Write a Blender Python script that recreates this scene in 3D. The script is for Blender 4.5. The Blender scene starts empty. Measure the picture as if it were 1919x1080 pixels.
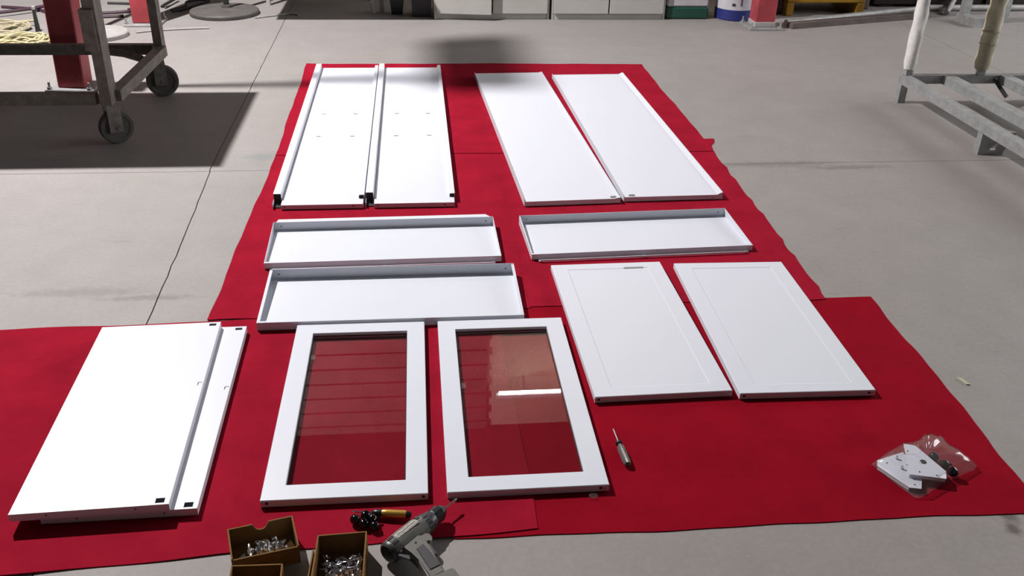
import bpy, bmesh, math, random
from mathutils import Vector, Matrix
random.seed(7)
C = bpy.context.scene.collection
PI = math.pi

# ------------------------------------------------------------------ camera
cd = bpy.data.cameras.new('camera'); cam = bpy.data.objects.new('camera', cd); C.objects.link(cam)
cd.sensor_width = 36; cd.lens = 1730.5 / 1919 * 36; cd.clip_start = .05
cam.matrix_world = (Matrix.Translation((0, 0, 1.593)) @ Matrix.Rotation(-.11, 4, 'Z')
                    @ Matrix.Rotation(PI/2 - .49558, 4, 'X') @ Matrix.Rotation(.02547, 4, 'Z'))
bpy.context.scene.camera = cam

# ------------------------------------------------------------------ world, lamp, exposure
w = bpy.data.worlds.new('world'); bpy.context.scene.world = w; w.use_nodes = True
w.node_tree.nodes['Background'].inputs[0].default_value = (1, .96, .93, 1)
w.node_tree.nodes['Background'].inputs[1].default_value = .045
ld = bpy.data.lights.new('high_bay_lamp', 'POINT'); ld.energy = 2030; ld.shadow_soft_size = .046; ld.color = (1, .97, .96)
lamp = bpy.data.objects.new('high_bay_lamp', ld); C.objects.link(lamp); lamp.location = (-2.6, 5.53, 4.5)
vs = bpy.context.scene.view_settings
vs.view_transform = 'Standard'; vs.look = 'None'; vs.gamma = 1; vs.exposure = 0; vs.use_curve_mapping = False

# ------------------------------------------------------------------ materials
def mat(name, col, rough=.5, metal=0, spec=.5, var=.0, scale=20, bump=0, bscale=200, emit=None, strength=1, col2=None):
    m = bpy.data.materials.new(name); m.use_nodes = True
    nt = m.node_tree; b = nt.nodes['Principled BSDF']
    b.inputs['Base Color'].default_value = (*col, 1); b.inputs['Roughness'].default_value = rough
    b.inputs['Metallic'].default_value = metal; b.inputs['Specular IOR Level'].default_value = spec
    if emit: b.inputs['Emission Color'].default_value = (*emit, 1); b.inputs['Emission Strength'].default_value = strength
    if var or col2 or bump:
        g = nt.nodes.new('ShaderNodeNewGeometry')
    if var or col2:
        n = nt.nodes.new('ShaderNodeTexNoise'); n.inputs['Scale'].default_value = scale; n.inputs['Detail'].default_value = 6
        n.inputs['Roughness'].default_value = .6
        nt.links.new(g.outputs['Position'], n.inputs['Vector'])
        r = nt.nodes.new('ShaderNodeValToRGB'); r.color_ramp.elements[0].position = .3; r.color_ramp.elements[1].position = .7
        a = col2 or tuple(c*(1-var) for c in col); z = col if col2 else tuple(min(1, c*(1+var)) for c in col)
        r.color_ramp.elements[0].color = (*a, 1); r.color_ramp.elements[1].color = (*z, 1)
        nt.links.new(n.outputs[0], r.inputs[0]); nt.links.new(r.outputs[0], b.inputs['Base Color'])
    if bump:
        n2 = nt.nodes.new('ShaderNodeTexNoise'); n2.inputs['Scale'].default_value = bscale; n2.inputs['Detail'].default_value = 3
        nt.links.new(g.outputs['Position'], n2.inputs['Vector'])
        bp = nt.nodes.new('ShaderNodeBump'); bp.inputs['Strength'].default_value = bump; bp.inputs['Distance'].default_value = .002
        nt.links.new(n2.outputs[0], bp.inputs['Height']); nt.links.new(bp.outputs[0], b.inputs['Normal'])
    return m

M = {}
M['white'] = mat('white_powder_coat', (.635, .655, .72), .38, 0, .45, bump=.03, bscale=60)
M['steelgrey'] = mat('bare_grey_steel', (.30, .31, .31), .45, .3, .5, var=.15, scale=60)
M['dark'] = mat('black_plastic', (.012, .012, .014), .3, 0, .5)
M['gloss'] = mat('glossy_black_plastic', (.004, .004, .005), .16, 0, .4)
M['hole'] = mat('hole_shade', (.015, .014, .014), .8)  # near-black caps and discs paint the shade inside holes and channel ends
M['chrome'] = mat('zinc_plated_steel', (.75, .76, .8), .18, 1)
M['zinc'] = mat('zinc_screw_steel', (.62, .64, .72), .22, 1)
M['carpet'] = mat('red_felt', (.27, .0075, .022), .95, 0, .03, var=.14, scale=7, bump=.5, bscale=420)
M['carpet2'] = mat('red_felt_older', (.235, .0035, .0125), .95, 0, .03, var=.12, scale=6, bump=.5, bscale=420)
M['redpaint'] = mat('red_column_paint', (.33, .045, .055), .5, 0, .4, var=.2, scale=9)
M['cartsteel'] = mat('dusty_cart_steel', (.16, .145, .13), .6, .2, .4, var=.3, scale=25, bump=.3, bscale=120)
M['rubber'] = mat('dusty_rubber', (.08, .075, .07), .8)
M['galv'] = mat('galvanised_steel', (.30, .305, .305), .5, .25, .5, var=.2, scale=22)
M['film'] = mat('white_wrapping_film', (.72, .70, .68), .22, 0, .6, var=.12, scale=30, bump=.6, bscale=60)
M['foam'] = mat('yellowed_wrapping_foam', (.44, .41, .29), .6, 0, .4, var=.2, scale=14, bump=.4, bscale=70)
M['card'] = mat('brown_cardboard', (.19, .10, .032), .85, 0, .2, var=.12, scale=40)
M['cab'] = mat('putty_cabinet_paint', (.46, .45, .42), .5, 0, .4, var=.06, scale=5)
M['yellow'] = mat('yellow_machine_paint', (.26, .135, .004), .5, 0, .4, var=.2, scale=8)
M['green'] = mat('green_plastic', (.012, .075, .05), .5)
M['blue'] = mat('blue_plastic', (.02, .03, .17), .45)
M['pail'] = mat('white_pail_plastic', (.55, .54, .58), .4, var=.06, scale=12)
M['ink'] = mat('dark_print', (.03, .03, .035), .7)
M['ironbase'] = mat('cast_iron_base', (.095, .088, .084), .6, 0, .4, var=.2, scale=15)
M['palebase'] = mat('pale_painted_base', (.36, .34, .33), .6, 0, .4, var=.12, scale=15)
M['blackmetal'] = mat('black_painted_metal', (.02, .02, .022), .45)
M['rope'] = mat('pale_yellow_rope', (.52, .46, .27), .85, var=.25, scale=30)
M['rope2'] = mat('straw_cable', (.36, .32, .22), .8, var=.3, scale=40)
M['cable'] = mat('black_cable', (.022, .02, .022), .6)
M['cablepurple'] = mat('dark_plum_cable', (.05, .02, .035), .6)
M['pipe'] = mat('weathered_grey_pipe', (.34, .33, .32), .5, .1, var=.2, scale=20)
M['timber'] = mat('dark_timber', (.10, .075, .07), .8, var=.3, scale=12)
M['tablewhite'] = mat('grey_table_paint', (.40, .39, .38), .6)
M['bin1'] = mat('dark_teal_plastic', (.012, .022, .022), .5)
M['bin2'] = mat('dark_violet_plastic', (.030, .024, .038), .5)
M['bindark'] = mat('dark_brown_steel', (.020, .012, .011), .6, 0, .3, var=.3, scale=10)
M['gold'] = mat('gold_anodised_handle', (.62, .36, .07), .28, .55)
M['handlegrey'] = mat('charcoal_ribbed_handle', (.10, .095, .09), .4)
M['drillgrey'] = mat('drill_grey_housing', (.115, .110, .100), .42, var=.14, scale=40)
M['drilldark'] = mat('drill_dark_housing', (.035, .034, .04), .4)
M['plate'] = mat('worn_silver_label', (.42, .40, .37), .3, .5, var=.5, scale=110)
M['boltsteel'] = mat('dull_bolt_steel', (.42, .42, .41), .4, .6)
M['wall'] = mat('cream_wall_paint', (.40, .33, .27), .9, var=.06, scale=2)
M['tubelight'] = mat('lit_lamp_tube', (1, 1, 1), .5, emit=(1, .95, .88), strength=55)
M['fill_glow'] = mat('fill_glow_pane', (.8, .8, .8), .5, emit=(.93, .96, 1), strength=9)  # glow for the added fill panes on the right wall
M['dim_backing'] = mat('reflection_dimming_dark', (.085, .075, .07), .6, 0, .3, var=.15, scale=3)  # dark tone that dims what the left glass pane reflects
M['deck'] = mat('grey_sheet_board', (.30, .29, .28), .6, var=.1, scale=6)
M['paper'] = mat('white_paper', (.65, .62, .64), .7)

def concrete():
    m = bpy.data.materials.new('trowelled_concrete'); m.use_nodes = True
    nt = m.node_tree; N = nt.nodes; L = nt.links; b = N['Principled BSDF']
    g = N.new('ShaderNodeNewGeometry')
    def noise(s, d=5, r=.55):
        n = N.new('ShaderNodeTexNoise'); n.inputs['Scale'].default_value = s; n.inputs['Detail'].default_value = d
        n.inputs['Roughness'].default_value = r; L.new(g.outputs['Position'], n.inputs['Vector']); return n.outputs[0]
    def ramp(src, a, ca, z, cz):
        r = N.new('ShaderNodeValToRGB'); e = r.color_ramp.elements
        e[0].position = a; e[1].position = z; e[0].color = (*ca, 1); e[1].color = (*cz, 1); L.new(src, r.inputs[0]); return r.outputs[0]
    def mix(f, a, c, typ='MIX'):
        x = N.new('ShaderNodeMix'); x.data_type = 'RGBA'; x.blend_type = typ
        if isinstance(f, float): x.inputs[0].default_value = f
        else: L.new(f, x.inputs[0])
        for i, v in ((6, a), (7, c)):
            if isinstance(v, tuple): x.inputs[i].default_value = (*v, 1)
            else: L.new(v, x.inputs[i])
        return x.outputs[2]
    base = ramp(noise(.9, 4), .36, (.245, .222, .212), .66, (.292, .266, .262))
    base = mix(.5, base, ramp(noise(.55, 2, .4), .40, (.262, .256, .240), .60, (.292, .258, .258)))
    base = mix(.45, base, ramp(noise(5.5, 7, .65), .34, (.225, .208, .196), .68, (.300, .276, .268)))
    base = mix(.22, base, ramp(noise(60, 4), .35, (.20, .187, .178), .7, (.31, .288, .278)))
    # dark scuff patches and a few stains of their own
    sc = N.new('ShaderNodeMapping'); L.new(g.outputs['Position'], sc.inputs[0]); sc.inputs['Scale'].default_value = (1.2, 4.5, 1)
    n = N.new('ShaderNodeTexNoise'); n.inputs['Scale'].default_value = 1.6; n.inputs['Detail'].default_value = 8; n.inputs['Roughness'].default_value = .7
    L.new(sc.outputs[0], n.inputs['Vector'])
    base = mix(ramp(n.outputs[0], .63, (0, 0, 0), .74, (.55, .55, .55)), base, (.15, .138, .13))
    wob = noise(28, 4)
    for (x, y, rad, sx, sy, col, k) in ((-.756, 4.325, .10, 1, 1.6, (.17, .20, .20), .6), (1.462, 1.645, .035, 1.3, 1, (.09, .075, .065), .8),
                                     (1.447, 1.607, .03, 1.5, 1, (.08, .065, .055), .85), (1.50, 1.60, .02, 2, 1, (.09, .075, .065), .8),
                                     (1.75, 4.13, .18, .5, 4, (.14, .13, .12), .5), (2.1, 4.07, .13, .5, 4, (.13, .12, .11), .55),
                                     (-1.2, 2.98, .16, .6, 4, (.16, .15, .145), .5), (-.95, 2.93, .12, .6, 5, (.15, .14, .135), .6)):
        mp = N.new('ShaderNodeMapping'); mp.vector_type = 'POINT'
        mp.inputs['Location'].default_value = (-x*sx, -y*sy, 0); mp.inputs['Scale'].default_value = (sx, sy, 0)
        L.new(g.outputs['Position'], mp.inputs[0])
        ln = N.new('ShaderNodeVectorMath'); ln.operation = 'LENGTH'; L.new(mp.outputs[0], ln.inputs[0])
        ad = N.new('ShaderNodeMath'); ad.operation = 'MULTIPLY_ADD'; L.new(wob, ad.inputs[0]); ad.inputs[1].default_value = rad*1.6; L.new(ln.outputs['Value'], ad.inputs[2])
        base = mix(ramp(ad.outputs[0], rad*1.2, (k, k, k), rad*1.9, (0, 0, 0)), base, col)
    L.new(base, b.inputs['Base Color'])
    b.inputs['Roughness'].default_value = .62; b.inputs['Specular IOR Level'].default_value = .35
    bp = N.new('ShaderNodeBump'); bp.inputs['Strength'].default_value = .15; bp.inputs['Distance'].default_value = .004
    L.new(noise(35, 5), bp.inputs['Height']); L.new(bp.outputs[0], b.inputs['Normal'])
    return m
M['concrete'] = concrete()
M['subfloor'] = mat('joint_filler', (.10, .09, .085), .9, var=.2, scale=30)

def clear(name, tint, gloss_rough, haze, hazecol=(.8, .8, .85), ior=1.5):
    m = bpy.data.materials.new(name); m.use_nodes = True
    nt = m.node_tree; N = nt.nodes; L = nt.links
    for n in list(N): N.remove(n)
    o = N.new('ShaderNodeOutputMaterial'); t = N.new('ShaderNodeBsdfTransparent'); t.inputs[0].default_value = (*tint, 1)
    d = N.new('ShaderNodeBsdfDiffuse'); d.inputs[0].default_value = (*hazecol, 1)
    x = N.new('ShaderNodeMixShader'); x.inputs[0].default_value = haze; L.new(t.outputs[0], x.inputs[1]); L.new(d.outputs[0], x.inputs[2])
    gl = N.new('ShaderNodeBsdfGlossy'); gl.inputs['Roughness'].default_value = gloss_rough
    fr = N.new('ShaderNodeFresnel'); gm = N.new('ShaderNodeNewGeometry'); mr = N.new('ShaderNodeMapRange')
    mr.inputs['To Min'].default_value = ior; mr.inputs['To Max'].default_value = 1/ior   # the same reflectance on both faces of the sheet
    L.new(gm.outputs['Backfacing'], mr.inputs['Value']); L.new(mr.outputs[0], fr.inputs['IOR'])
    x2 = N.new('ShaderNodeMixShader'); L.new(fr.outputs[0], x2.inputs[0]); L.new(x.outputs[0], x2.inputs[1]); L.new(gl.outputs[0], x2.inputs[2])
    L.new(x2.outputs[0], o.inputs[0]); return m
M['glass'] = clear('clear_glass', (.93, .95, .94), 0, 0)
M['poly'] = clear('thin_polythene', (.96, .95, .96), .14, .035, (.85, .80, .82), 1.5)

# ------------------------------------------------------------------ helpers
def nb(): return bmesh.new()
def obj(name, bm, m, parent=None, loc=None, rz=0, smooth=False, label=None):
    bmesh.ops.recalc_face_normals(bm, faces=bm.faces[:])
    me = bpy.data.meshes.new(name); bm.to_mesh(me); bm.free()
    me.materials.append(M[m] if isinstance(m, str) else m)
    if smooth:
        for p in me.polygons: p.use_smooth = True
        me.set_sharp_from_angle(angle=math.radians(40))
    o = bpy.data.objects.new(name, me); C.objects.link(o)
    if parent: o.parent = parent
    if loc: o.location = loc
    if rz: o.rotation_euler = (0, 0, rz)
    if label: o['label'] = label
    return o
def tag(o, label, cat, group=None):
    o['label'] = label; o['category'] = cat
    if group: o['group'] = group
    return o
def thing(name, label, cat, loc=(0, 0, 0), rz=0, group=None):
    o = bpy.data.objects.new(name, None); C.objects.link(o); o.location = loc; o.rotation_euler = (0, 0, rz)
    o.empty_display_size = .05
    return tag(o, label, cat, group)
def dup(root, loc=None, rz=None, label=None, rot=None):
    r = root.copy(); C.objects.link(r)
    if loc is not None: r.location = loc
    if rz is not None: r.rotation_euler = (0, 0, rz)
    if rot is not None: r.rotation_euler = rot
    if label: r['label'] = label
    for ch in list(root.children):
        c = ch.copy(); C.objects.link(c); c.parent = r
        for g in list(ch.children):
            d = g.copy(); C.objects.link(d); d.parent = c
    return r
def box(bm, x0, x1, y0, y1, z0, z1, bev=0):
    r = bmesh.ops.create_cube(bm, size=1)
    vs_ = r['verts']
    for v in vs_:
        v.co = Vector(((x0+x1)/2 + v.co.x*(x1-x0), (y0+y1)/2 + v.co.y*(y1-y0), (z0+z1)/2 + v.co.z*(z1-z0)))
    if bev:
        es = list({e for v in vs_ for e in v.link_edges})
        bmesh.ops.bevel(bm, geom=es, offset=bev, segments=1, affect='EDGES')
    return bm
def bx(name, dims, m, parent=None, bev=0, **k): return obj(name, box(nb(), *dims, bev), m, parent, **k)
def prism(bm, pts, z0, z1):
    a = [bm.verts.new((x, y, z0)) for x, y in pts]; b = [bm.verts.new((x, y, z1)) for x, y in pts]
    bm.faces.new(a); bm.faces.new(b)
    n = len(pts)
    for i in range(n): bm.faces.new((a[i], a[(i+1) % n], b[(i+1) % n], b[i]))
    return bm
def prism_y(bm, pts, y0, y1):           # profile in x,z extruded along y
    a = [bm.verts.new((x, y0, z)) for x, z in pts]; b = [bm.verts.new((x, y1, z)) for x, z in pts]
    bm.faces.new(a); bm.faces.new(b); n = len(pts)
    for i in range(n): bm.faces.new((a[i], a[(i+1) % n], b[(i+1) % n], b[i]))
    return bm
def frame_of(d):
    d = d.normalized(); up = Vector((0, 0, 1)) if abs(d.z) < .95 else Vector((1, 0, 0))
    a = d.cross(up).normalized(); return a, a.cross(d).normalized()
def tube(bm, pts, r, n=8, jit=0, closed=False):
    pts = [Vector(p) for p in pts]; rings = []; N_ = len(pts)
    for i, p in enumerate(pts):
        d = (pts[min(i+1, N_-1)] - pts[max(i-1, 0)]); a, b = frame_of(d)
        rr = r[i] if isinstance(r, (list, tuple)) else r
        rings.append([bm.verts.new(p + (a*math.cos(2*PI*k/n) + b*math.sin(2*PI*k/n))*rr*(1+random.uniform(-jit, jit))) for k in range(n)])
    for i in range(N_-1):
        for k in range(n):
            bm.faces.new((rings[i][k], rings[i][(k+1) % n], rings[i+1][(k+1) % n], rings[i+1][k]))
    bm.faces.new(rings[0]); bm.faces.new(rings[-1])
    return bm
def sqtube(bm, p, q, w, h=None):         # square bar between two points
    p, q = Vector(p), Vector(q); a, b = frame_of(q-p); h = h or w
    R = [[bm.verts.new(c + a*sx*w/2 + b*sz*h/2) for sx, sz in ((-1, -1), (1, -1), (1, 1), (-1, 1))] for c in (p, q)]
    for k in range(4): bm.faces.new((R[0][k], R[0][(k+1) % 4], R[1][(k+1) % 4], R[1][k]))
    bm.faces.new(R[0]); bm.faces.new(R[1]); return bm
def lathe(bm, prof, n=20, axis='z', star=0):
    rings = []
    for r, h in prof:
        ring = []
        for k in range(n):
            t = 2*PI*k/n; rr = r*(1 - (star if k % 2 else 0))
            a, b = rr*math.cos(t), rr*math.sin(t)
            ring.append(bm.verts.new((a, b, h) if axis == 'z' else (h, a, b)))
        rings.append(ring)
    for i in range(len(rings)-1):
        for k in range(n): bm.faces.new((rings[i][k], rings[i][(k+1) % n], rings[i+1][(k+1) % n], rings[i+1][k]))
    bm.faces.new(rings[0]); bm.faces.new(rings[-1]); return bm
def catmull(P, m=6):
    P = [Vector(p) for p in P]; Q = [P[0]] + P + [P[-1]]; out = []
    for i in range(1, len(Q)-2):
        a, b, c, d = Q[i-1:i+3]
        for k in range(m):
            t = k/m; out.append(.5*((2*b) + (c-a)*t + (2*a-5*b+4*c-d)*t*t + (3*b-a-3*c+d)*t**3))
    out.append(P[-1]); return out
def shell(bm, w_, d_, t, holes=(), z0=0, depth=None):   # hollow folded-sheet slab with real openings in its top skin
    xs = sorted({-w_/2, w_/2, *[h[i] for h in holes for i in (0, 1)]}); ys = sorted({-d_/2, d_/2, *[h[i] for h in holes for i in (2, 3)]})
    s = .0012; V = {}
    def v(i, j, k):
        if (i, j, k) not in V: V[i, j, k] = bm.verts.new((xs[i], ys[j], z0 + t - (s if k else 0)))
        return V[i, j, k]
    inh = lambda i, j: any(h[0]-1e-6 <= (xs[i]+xs[i+1])/2 <= h[1]+1e-6 and h[2]-1e-6 <= (ys[j]+ys[j+1])/2 <= h[3]+1e-6 for h in holes)
    nx, ny = len(xs)-1, len(ys)-1; solid = {(i, j): not inh(i, j) for i in range(nx) for j in range(ny)}
    for (i, j), ok in solid.items():
        if not ok: continue
        for k in (0, 1): bm.faces.new((v(i, j, k), v(i+1, j, k), v(i+1, j+1, k), v(i, j+1, k)))
        for (di, dj, p, q) in ((-1, 0, (i, j), (i, j+1)), (1, 0, (i+1, j), (i+1, j+1)), (0, -1, (i, j), (i+1, j)), (0, 1, (i, j+1), (i+1, j+1))):
            if not solid.get((i+di, j+dj), False) and 0 <= i+di < nx and 0 <= j+dj < ny:
                bm.faces.new((v(*p, 0), v(*q, 0), v(*q, 1), v(*p, 1)))
    e = .0012
    for (a, b, c, d) in ((-w_/2, w_/2, -d_/2, -d_/2+e), (-w_/2, w_/2, d_/2-e, d_/2), (-w_/2, -w_/2+e, -d_/2+e, d_/2-e), (w_/2-e, w_/2, -d_/2+e, d_/2-e)):
        box(bm, a, b, c, d, z0, z0+t-.0001)
    box(bm, -w_/2+e, w_/2-e, -d_/2+e, d_/2-e, z0, z0+.001)
    return bm
def plate_dents(bm, w_, d_, t, ix, iy, dep, slope):     # solid slab whose top carries a shallow pressed rectangle
    X, Y = w_/2, d_/2; L = []
    for (x, y, z) in ((X, Y, 0), (X, Y, t-.0015), (X-.0015, Y-.0015, t), (X-ix, Y-iy, t), (X-ix-slope, Y-iy-slope, t-dep)):
        L.append([bm.verts.new(p) for p in ((-x, -y, z), (x, -y, z), (x, y, z), (-x, y, z))])
    for i in range(len(L)-1):
        for k in range(4): bm.faces.new((L[i][k], L[i][(k+1) % 4], L[i+1][(k+1) % 4], L[i+1][k]))
    bm.faces.new(L[0]); bm.faces.new(L[-1]); return bm
Z0 = .0056                                               # top of the carpet layers
ZF = 0.0

# ------------------------------------------------------------------ setting: floor of cast slabs, back wall
floor = obj('floor', box(nb(), -7, 8, -2.0, 9.0, -.16, -.010), 'subfloor'); floor['kind'] = 'structure'
jx = [(-.86, -2), (-.895, 1.6), (-.917, 2.756), (-.934, 3.423), (-.965, 4.142)]
jx2 = [(-.968, 4.142), (-.972, 4.32), (-.979, 5.2), (-.984, 6.238), (-.998, 8.07), (-1.005, 9.0)]
def wig(P, a):
    out = []
    for i in range(len(P)-1):
        for k in range(8):
            t = k/8; out.append((P[i][0]+(P[i+1][0]-P[i][0])*t + random.uniform(-a, a)*(0 if i == k == 0 else 1), P[i][1]+(P[i+1][1]-P[i][1])*t))
    return out + [P[-1]]
g_ = .0022
A = wig(jx, .0022); B = wig(jx2, .0022); JY = 4.142
def slab(pts): obj('slab', prism(nb(), pts, -.012, 0), 'concrete', floor)
slab([(-7, -2)] + [(x-g_, min(y, JY-.002)) for x, y in A] + [(-7, JY-.004)])
slab([(x+g_, min(y, JY-.002)) for x, y in A][::-1] + [(3.9, -2), (3.9, JY-.002)])
slab([(-7, JY+.002)] + [(x-g_, max(y, JY+.001)) for x, y in B] + [(-7, 9)])
slab([(x+g_, max(y, JY+.001)) for x, y in B][::-1] + [(3.9, JY+.001), (3.9, 9)])
slab([(3.905, -2), (8, -2), (8, JY-.002), (3.905, JY-.002)]); slab([(3.905, JY+.001), (8, JY+.001), (8, 9), (3.905, 9)])
wb = bx('wall_back', (-7, 8, 9.0, 9.2, 0, 5.2), 'wall'); wb['kind'] = 'structure'
wr = bx('wall_right', (8.0, 8.2, -2, 8.9995, 0, 5.2), 'wall'); wr['kind'] = 'structure'
wn = bx('added_fill_window', (7.93, 7.9995, 2.4, 8.2, 1.3, 3.5), 'pail'); wn['kind'] = 'structure'  # unseen window, added as soft fill light from the right
for a in range(4):
    for b in range(2): bx('added_fill_pane', (7.915, 7.9295, 2.47+a*1.43, 2.47+a*1.43+1.36, 1.36+b*1.06, 1.36+b*1.06+1.02), 'fill_glow', wn)
tl = thing('tube_light', 'white fluorescent tube light on the cream back wall, high above the cabinets', 'light', (1.75, 8.62, 4.47))
bx('housing', (-.95, .95, -.035, .035, .018, .06), 'pail', tl, .004)
for x in (-.6, .6): obj('bracket', sqtube(nb(), (x, .0355, .045), (x, .379, .045), .03), 'pail', tl)
obj('lamp_tube', lathe(nb(), [(.016, -.92), (.016, .92)], 12, 'x'), 'tubelight', tl)
bm = nb(); P_ = []
for i in range(52): P_ += [(8.985 - (.05 if i % 2 else .02), i*.1), (8.985 - (.05 if i % 2 else .02), i*.1 + .096)]
va = [[bm.verts.new((x, y, z)) for y, z in [(8.9995, 0)] + P_ + [(8.9995, P_[-1][1])]] for x in (-6.2, .72)]
bm.faces.new(va[0]); bm.faces.new(va[1]); n = len(va[0])
for k in range(n): bm.faces.new((va[0][k], va[0][(k+1) % n], va[1][(k+1) % n], va[1][k]))
rd = obj('added_dark_backing', bm, 'dim_backing'); rd['kind'] = 'structure'  # unseen dark ribbed sheet, added to dim the left glass pane's reflection

# ------------------------------------------------------------------ red carpets
def carpet(name, quad, n, m, zf, th, label, amp=(.004,)*4, ragged=None, seed=1):
    rnd = random.Random(seed); bm = nb(); top, bot = [], []
    (ax, ay), (bx_, by), (cx, cy), (dx, dy) = quad        # near-left, near-right, far-right, far-left
    ph = [rnd.uniform(0, 6) for _ in range(12)]
    wv = lambda t, k: (math.sin(t*9+ph[k]) + .6*math.sin(t*21+ph[k+4]) + .35*math.sin(t*47+ph[k+8]))
    for j in range(m+1):
        v = j/m; rt, rb = [], []
        for i in range(n+1):
            u = i/n
            x = (ax*(1-u)+bx_*u)*(1-v) + (dx*(1-u)+cx*u)*v; y = (ay*(1-u)+by*u)*(1-v) + (dy*(1-u)+cy*u)*v
            e = lambda t: max(0, 1-t*8)
            y += e(v)*amp[0]*wv(u, 0) + e(1-v)*amp[2]*wv(u, 2); x += e(1-u)*amp[1]*wv(v, 1) + e(u)*amp[3]*wv(v, 3)
            if ragged: x, y = ragged(x, y, u, v)
            z = zf(x, y)
            rt.append(bm.verts.new((x, y, z+th))); rb.append(bm.verts.new((x, y, z)))
        top.append(rt); bot.append(rb)
    for j in range(m):
        for i in range(n):
            bm.faces.new((top[j][i], top[j][i+1], top[j+1][i+1], top[j+1][i])); bm.faces.new((bot[j][i], bot[j][i+1], bot[j+1][i+1], bot[j+1][i]))
    for j in range(m):
        for i in (0, n): bm.faces.new((top[j][i], top[j+1][i], bot[j+1][i], bot[j][i]))
    for i in range(n):
        for j in (0, m): bm.faces.new((top[j][i], top[j][i+1], bot[j][i+1], bot[j][i]))
    return tag(obj(name, bm, 'carpet2' if seed in (3,) else 'carpet', smooth=True), label, 'carpet', 'red felt carpet pieces on the concrete')
sm = lambda t: max(0, min(1, t))**2*(3-2*max(0, min(1, t)))
T = .0026
carpet('carpet', [(.06, 1.667), (1.572, 1.655), (1.618, 2.787), (.06, 2.80)], 40, 30, lambda x, y: 0, T,
       'darker red felt carpet piece at front right, under the clear bag', (.003, .004, .002, 0), seed=3)
carpet('carpet', [(-2.6, 1.60), (.268, 1.675), (.25, 2.77), (-2.6, 2.715)], 56, 24, lambda x, y: .0029*sm((x-(-.02))/.07) + .004*max(0, 1-(y-1.63)/.05)*(.5+.5*math.sin(x*11))*(1 if x < .1 else 0), T,
       'wide red felt carpet piece at the front left, under the stacked shelves and glass doors', (.009, .002, .007, 0), seed=2)
carpet('carpet', [(-.722, 2.752), (.372, 2.772), (.378, 4.40), (-.69, 4.40)], 26, 30, lambda x, y: .0029*sm((2.86-y)/.05), T,
       'red felt carpet piece under the two left-hand trays in the middle', (.003, 0, .002, .003), seed=4)
def rag(x, y, u, v):
    if u > .9:
        x += (u-.9)*10*(.004*math.sin(y*31) + .003*math.sin(y*77) + (.042*sm((y-4.38)/.05) if y > 4.3 else 0))
    return x, y
carpet('carpet', [(.3725, 2.785), (1.449, 2.772), (1.490, 4.497), (.3785, 4.497)], 26, 34, lambda x, y: .0029*sm((2.88-y)/.05), T,
       'red felt carpet piece in the middle right with a frayed outer edge', (.003, .0025, .006, 0), seed=5, ragged=rag)
carpet('carpet', [(-.69, 4.335), (1.487, 4.31), (1.487, 6.0), (-.705, 6.035)], 40, 30, lambda x, y: .0029*sm((4.60-y)/.06), T,
       'red felt carpet piece at the far end, under the tips of the long panels', (.003, .0035, .006, .003), seed=6)

# ------------------------------------------------------------------ plain lower doors
def cyl_between(bm, p, q, r, n=12): return tube(bm, [p, q], r, n)
def hinge_end(root, x, y, z, pin=True, s=1):
    h = obj('hinge_hole', cyl_between(nb(), (x, y+.003, z), (x, y-.0005, z), .0042), 'hole', root)
    if pin: obj('hinge_pin', cyl_between(nb(), (x-.010*s, y+.004, z), (x-.010*s, y-.003, z), .0035), 'chrome', root, label='small bright hinge pin')
def lower_door(loc, rz, label, pins):
    r = thing('cabinet_door', label, 'door panel', loc, rz, 'plain lower cabinet doors')
    w_, d_, t = .418, .857, .0205
    obj('door_panel', plate_dents(nb(), w_, d_, t, .056, .042, .0016, .004), 'white', r)
    for x, pin, s in pins: hinge_end(r, x, -d_/2, .011, pin, s)
    return r
d1 = lower_door((.698, 2.628, Z0), math.radians(1.0), 'plain white steel door with a pressed rectangle, left one of the lower pair', [(-.197, True, 1)])
bx('finger_slot', (.06, .135, .383, .392, .016, .0207), 'steelgrey', d1, label='grey finger slot near the far edge')
lower_door((1.15, 2.610, Z0), math.radians(-1.2), 'plain white steel door with a pressed rectangle, right one nearest the carpet edge', [(.190, True, -1), (-.196, False, 1)])

# ------------------------------------------------------------------ glass doors
def glass_door(loc, rz, label, pins, clips):
    r = thing('glass_door', label, 'glass door', loc, rz, 'glazed cabinet doors')
    X, Y, x, y, t = .208, .4275, .1515, .371, .0205
    bm = nb(); L = []
    for (a, b, z) in ((X, Y, 0), (X, Y, t-.0015), (X-.0015, Y-.0015, t), (x+.001, y+.001, t), (x, y, t-.001), (x, y, 0)):
        L.append([bm.verts.new(p) for p in ((-a, -b, z), (a, -b, z), (a, b, z), (-a, b, z))])
    L.append(L[0])
    for i in range(len(L)-1):
        for k in range(4): bm.faces.new((L[i][k], L[i][(k+1) % 4], L[i+1][(k+1) % 4], L[i+1][k]))
    obj('door_frame', bm, 'white', r)
    bx('glass_pane', (-x+.0003, x-.0003, -y+.0003, y-.0003, .0040, .0075), 'glass', r)
    g = nb()
    for (a0, a1, b0, b1) in ((-x, x, -y, -y+.003), (-x, x, y-.003, y), (-x, -x+.003, -y+.003, y-.003), (x-.003, x, -y+.003, y-.003)): box(g, a0+.0002, a1-.0002, b0+.0002, b1-.0002, .0078, .0105)
    obj('gasket', g, 'dark', r, label='thin black rubber gasket round the pane')
    for cx_, cy_ in clips: bx('pane_clip', (cx_, cx_+.014, cy_-.014, cy_+.014, .0078, .0105), 'poly', r, .001, label='small clear plastic pane clip')
    for px, pin, s in pins: hinge_end(r, px, -Y, .011, pin, s)
    return r
glass_door((-.206, 2.238, Z0), math.radians(-.2), 'white framed glass door, left of the two, with a dim reflection in its pane', [(-.192, True, 1), (.196, False, 1)], [(-.148, .245)])
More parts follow.
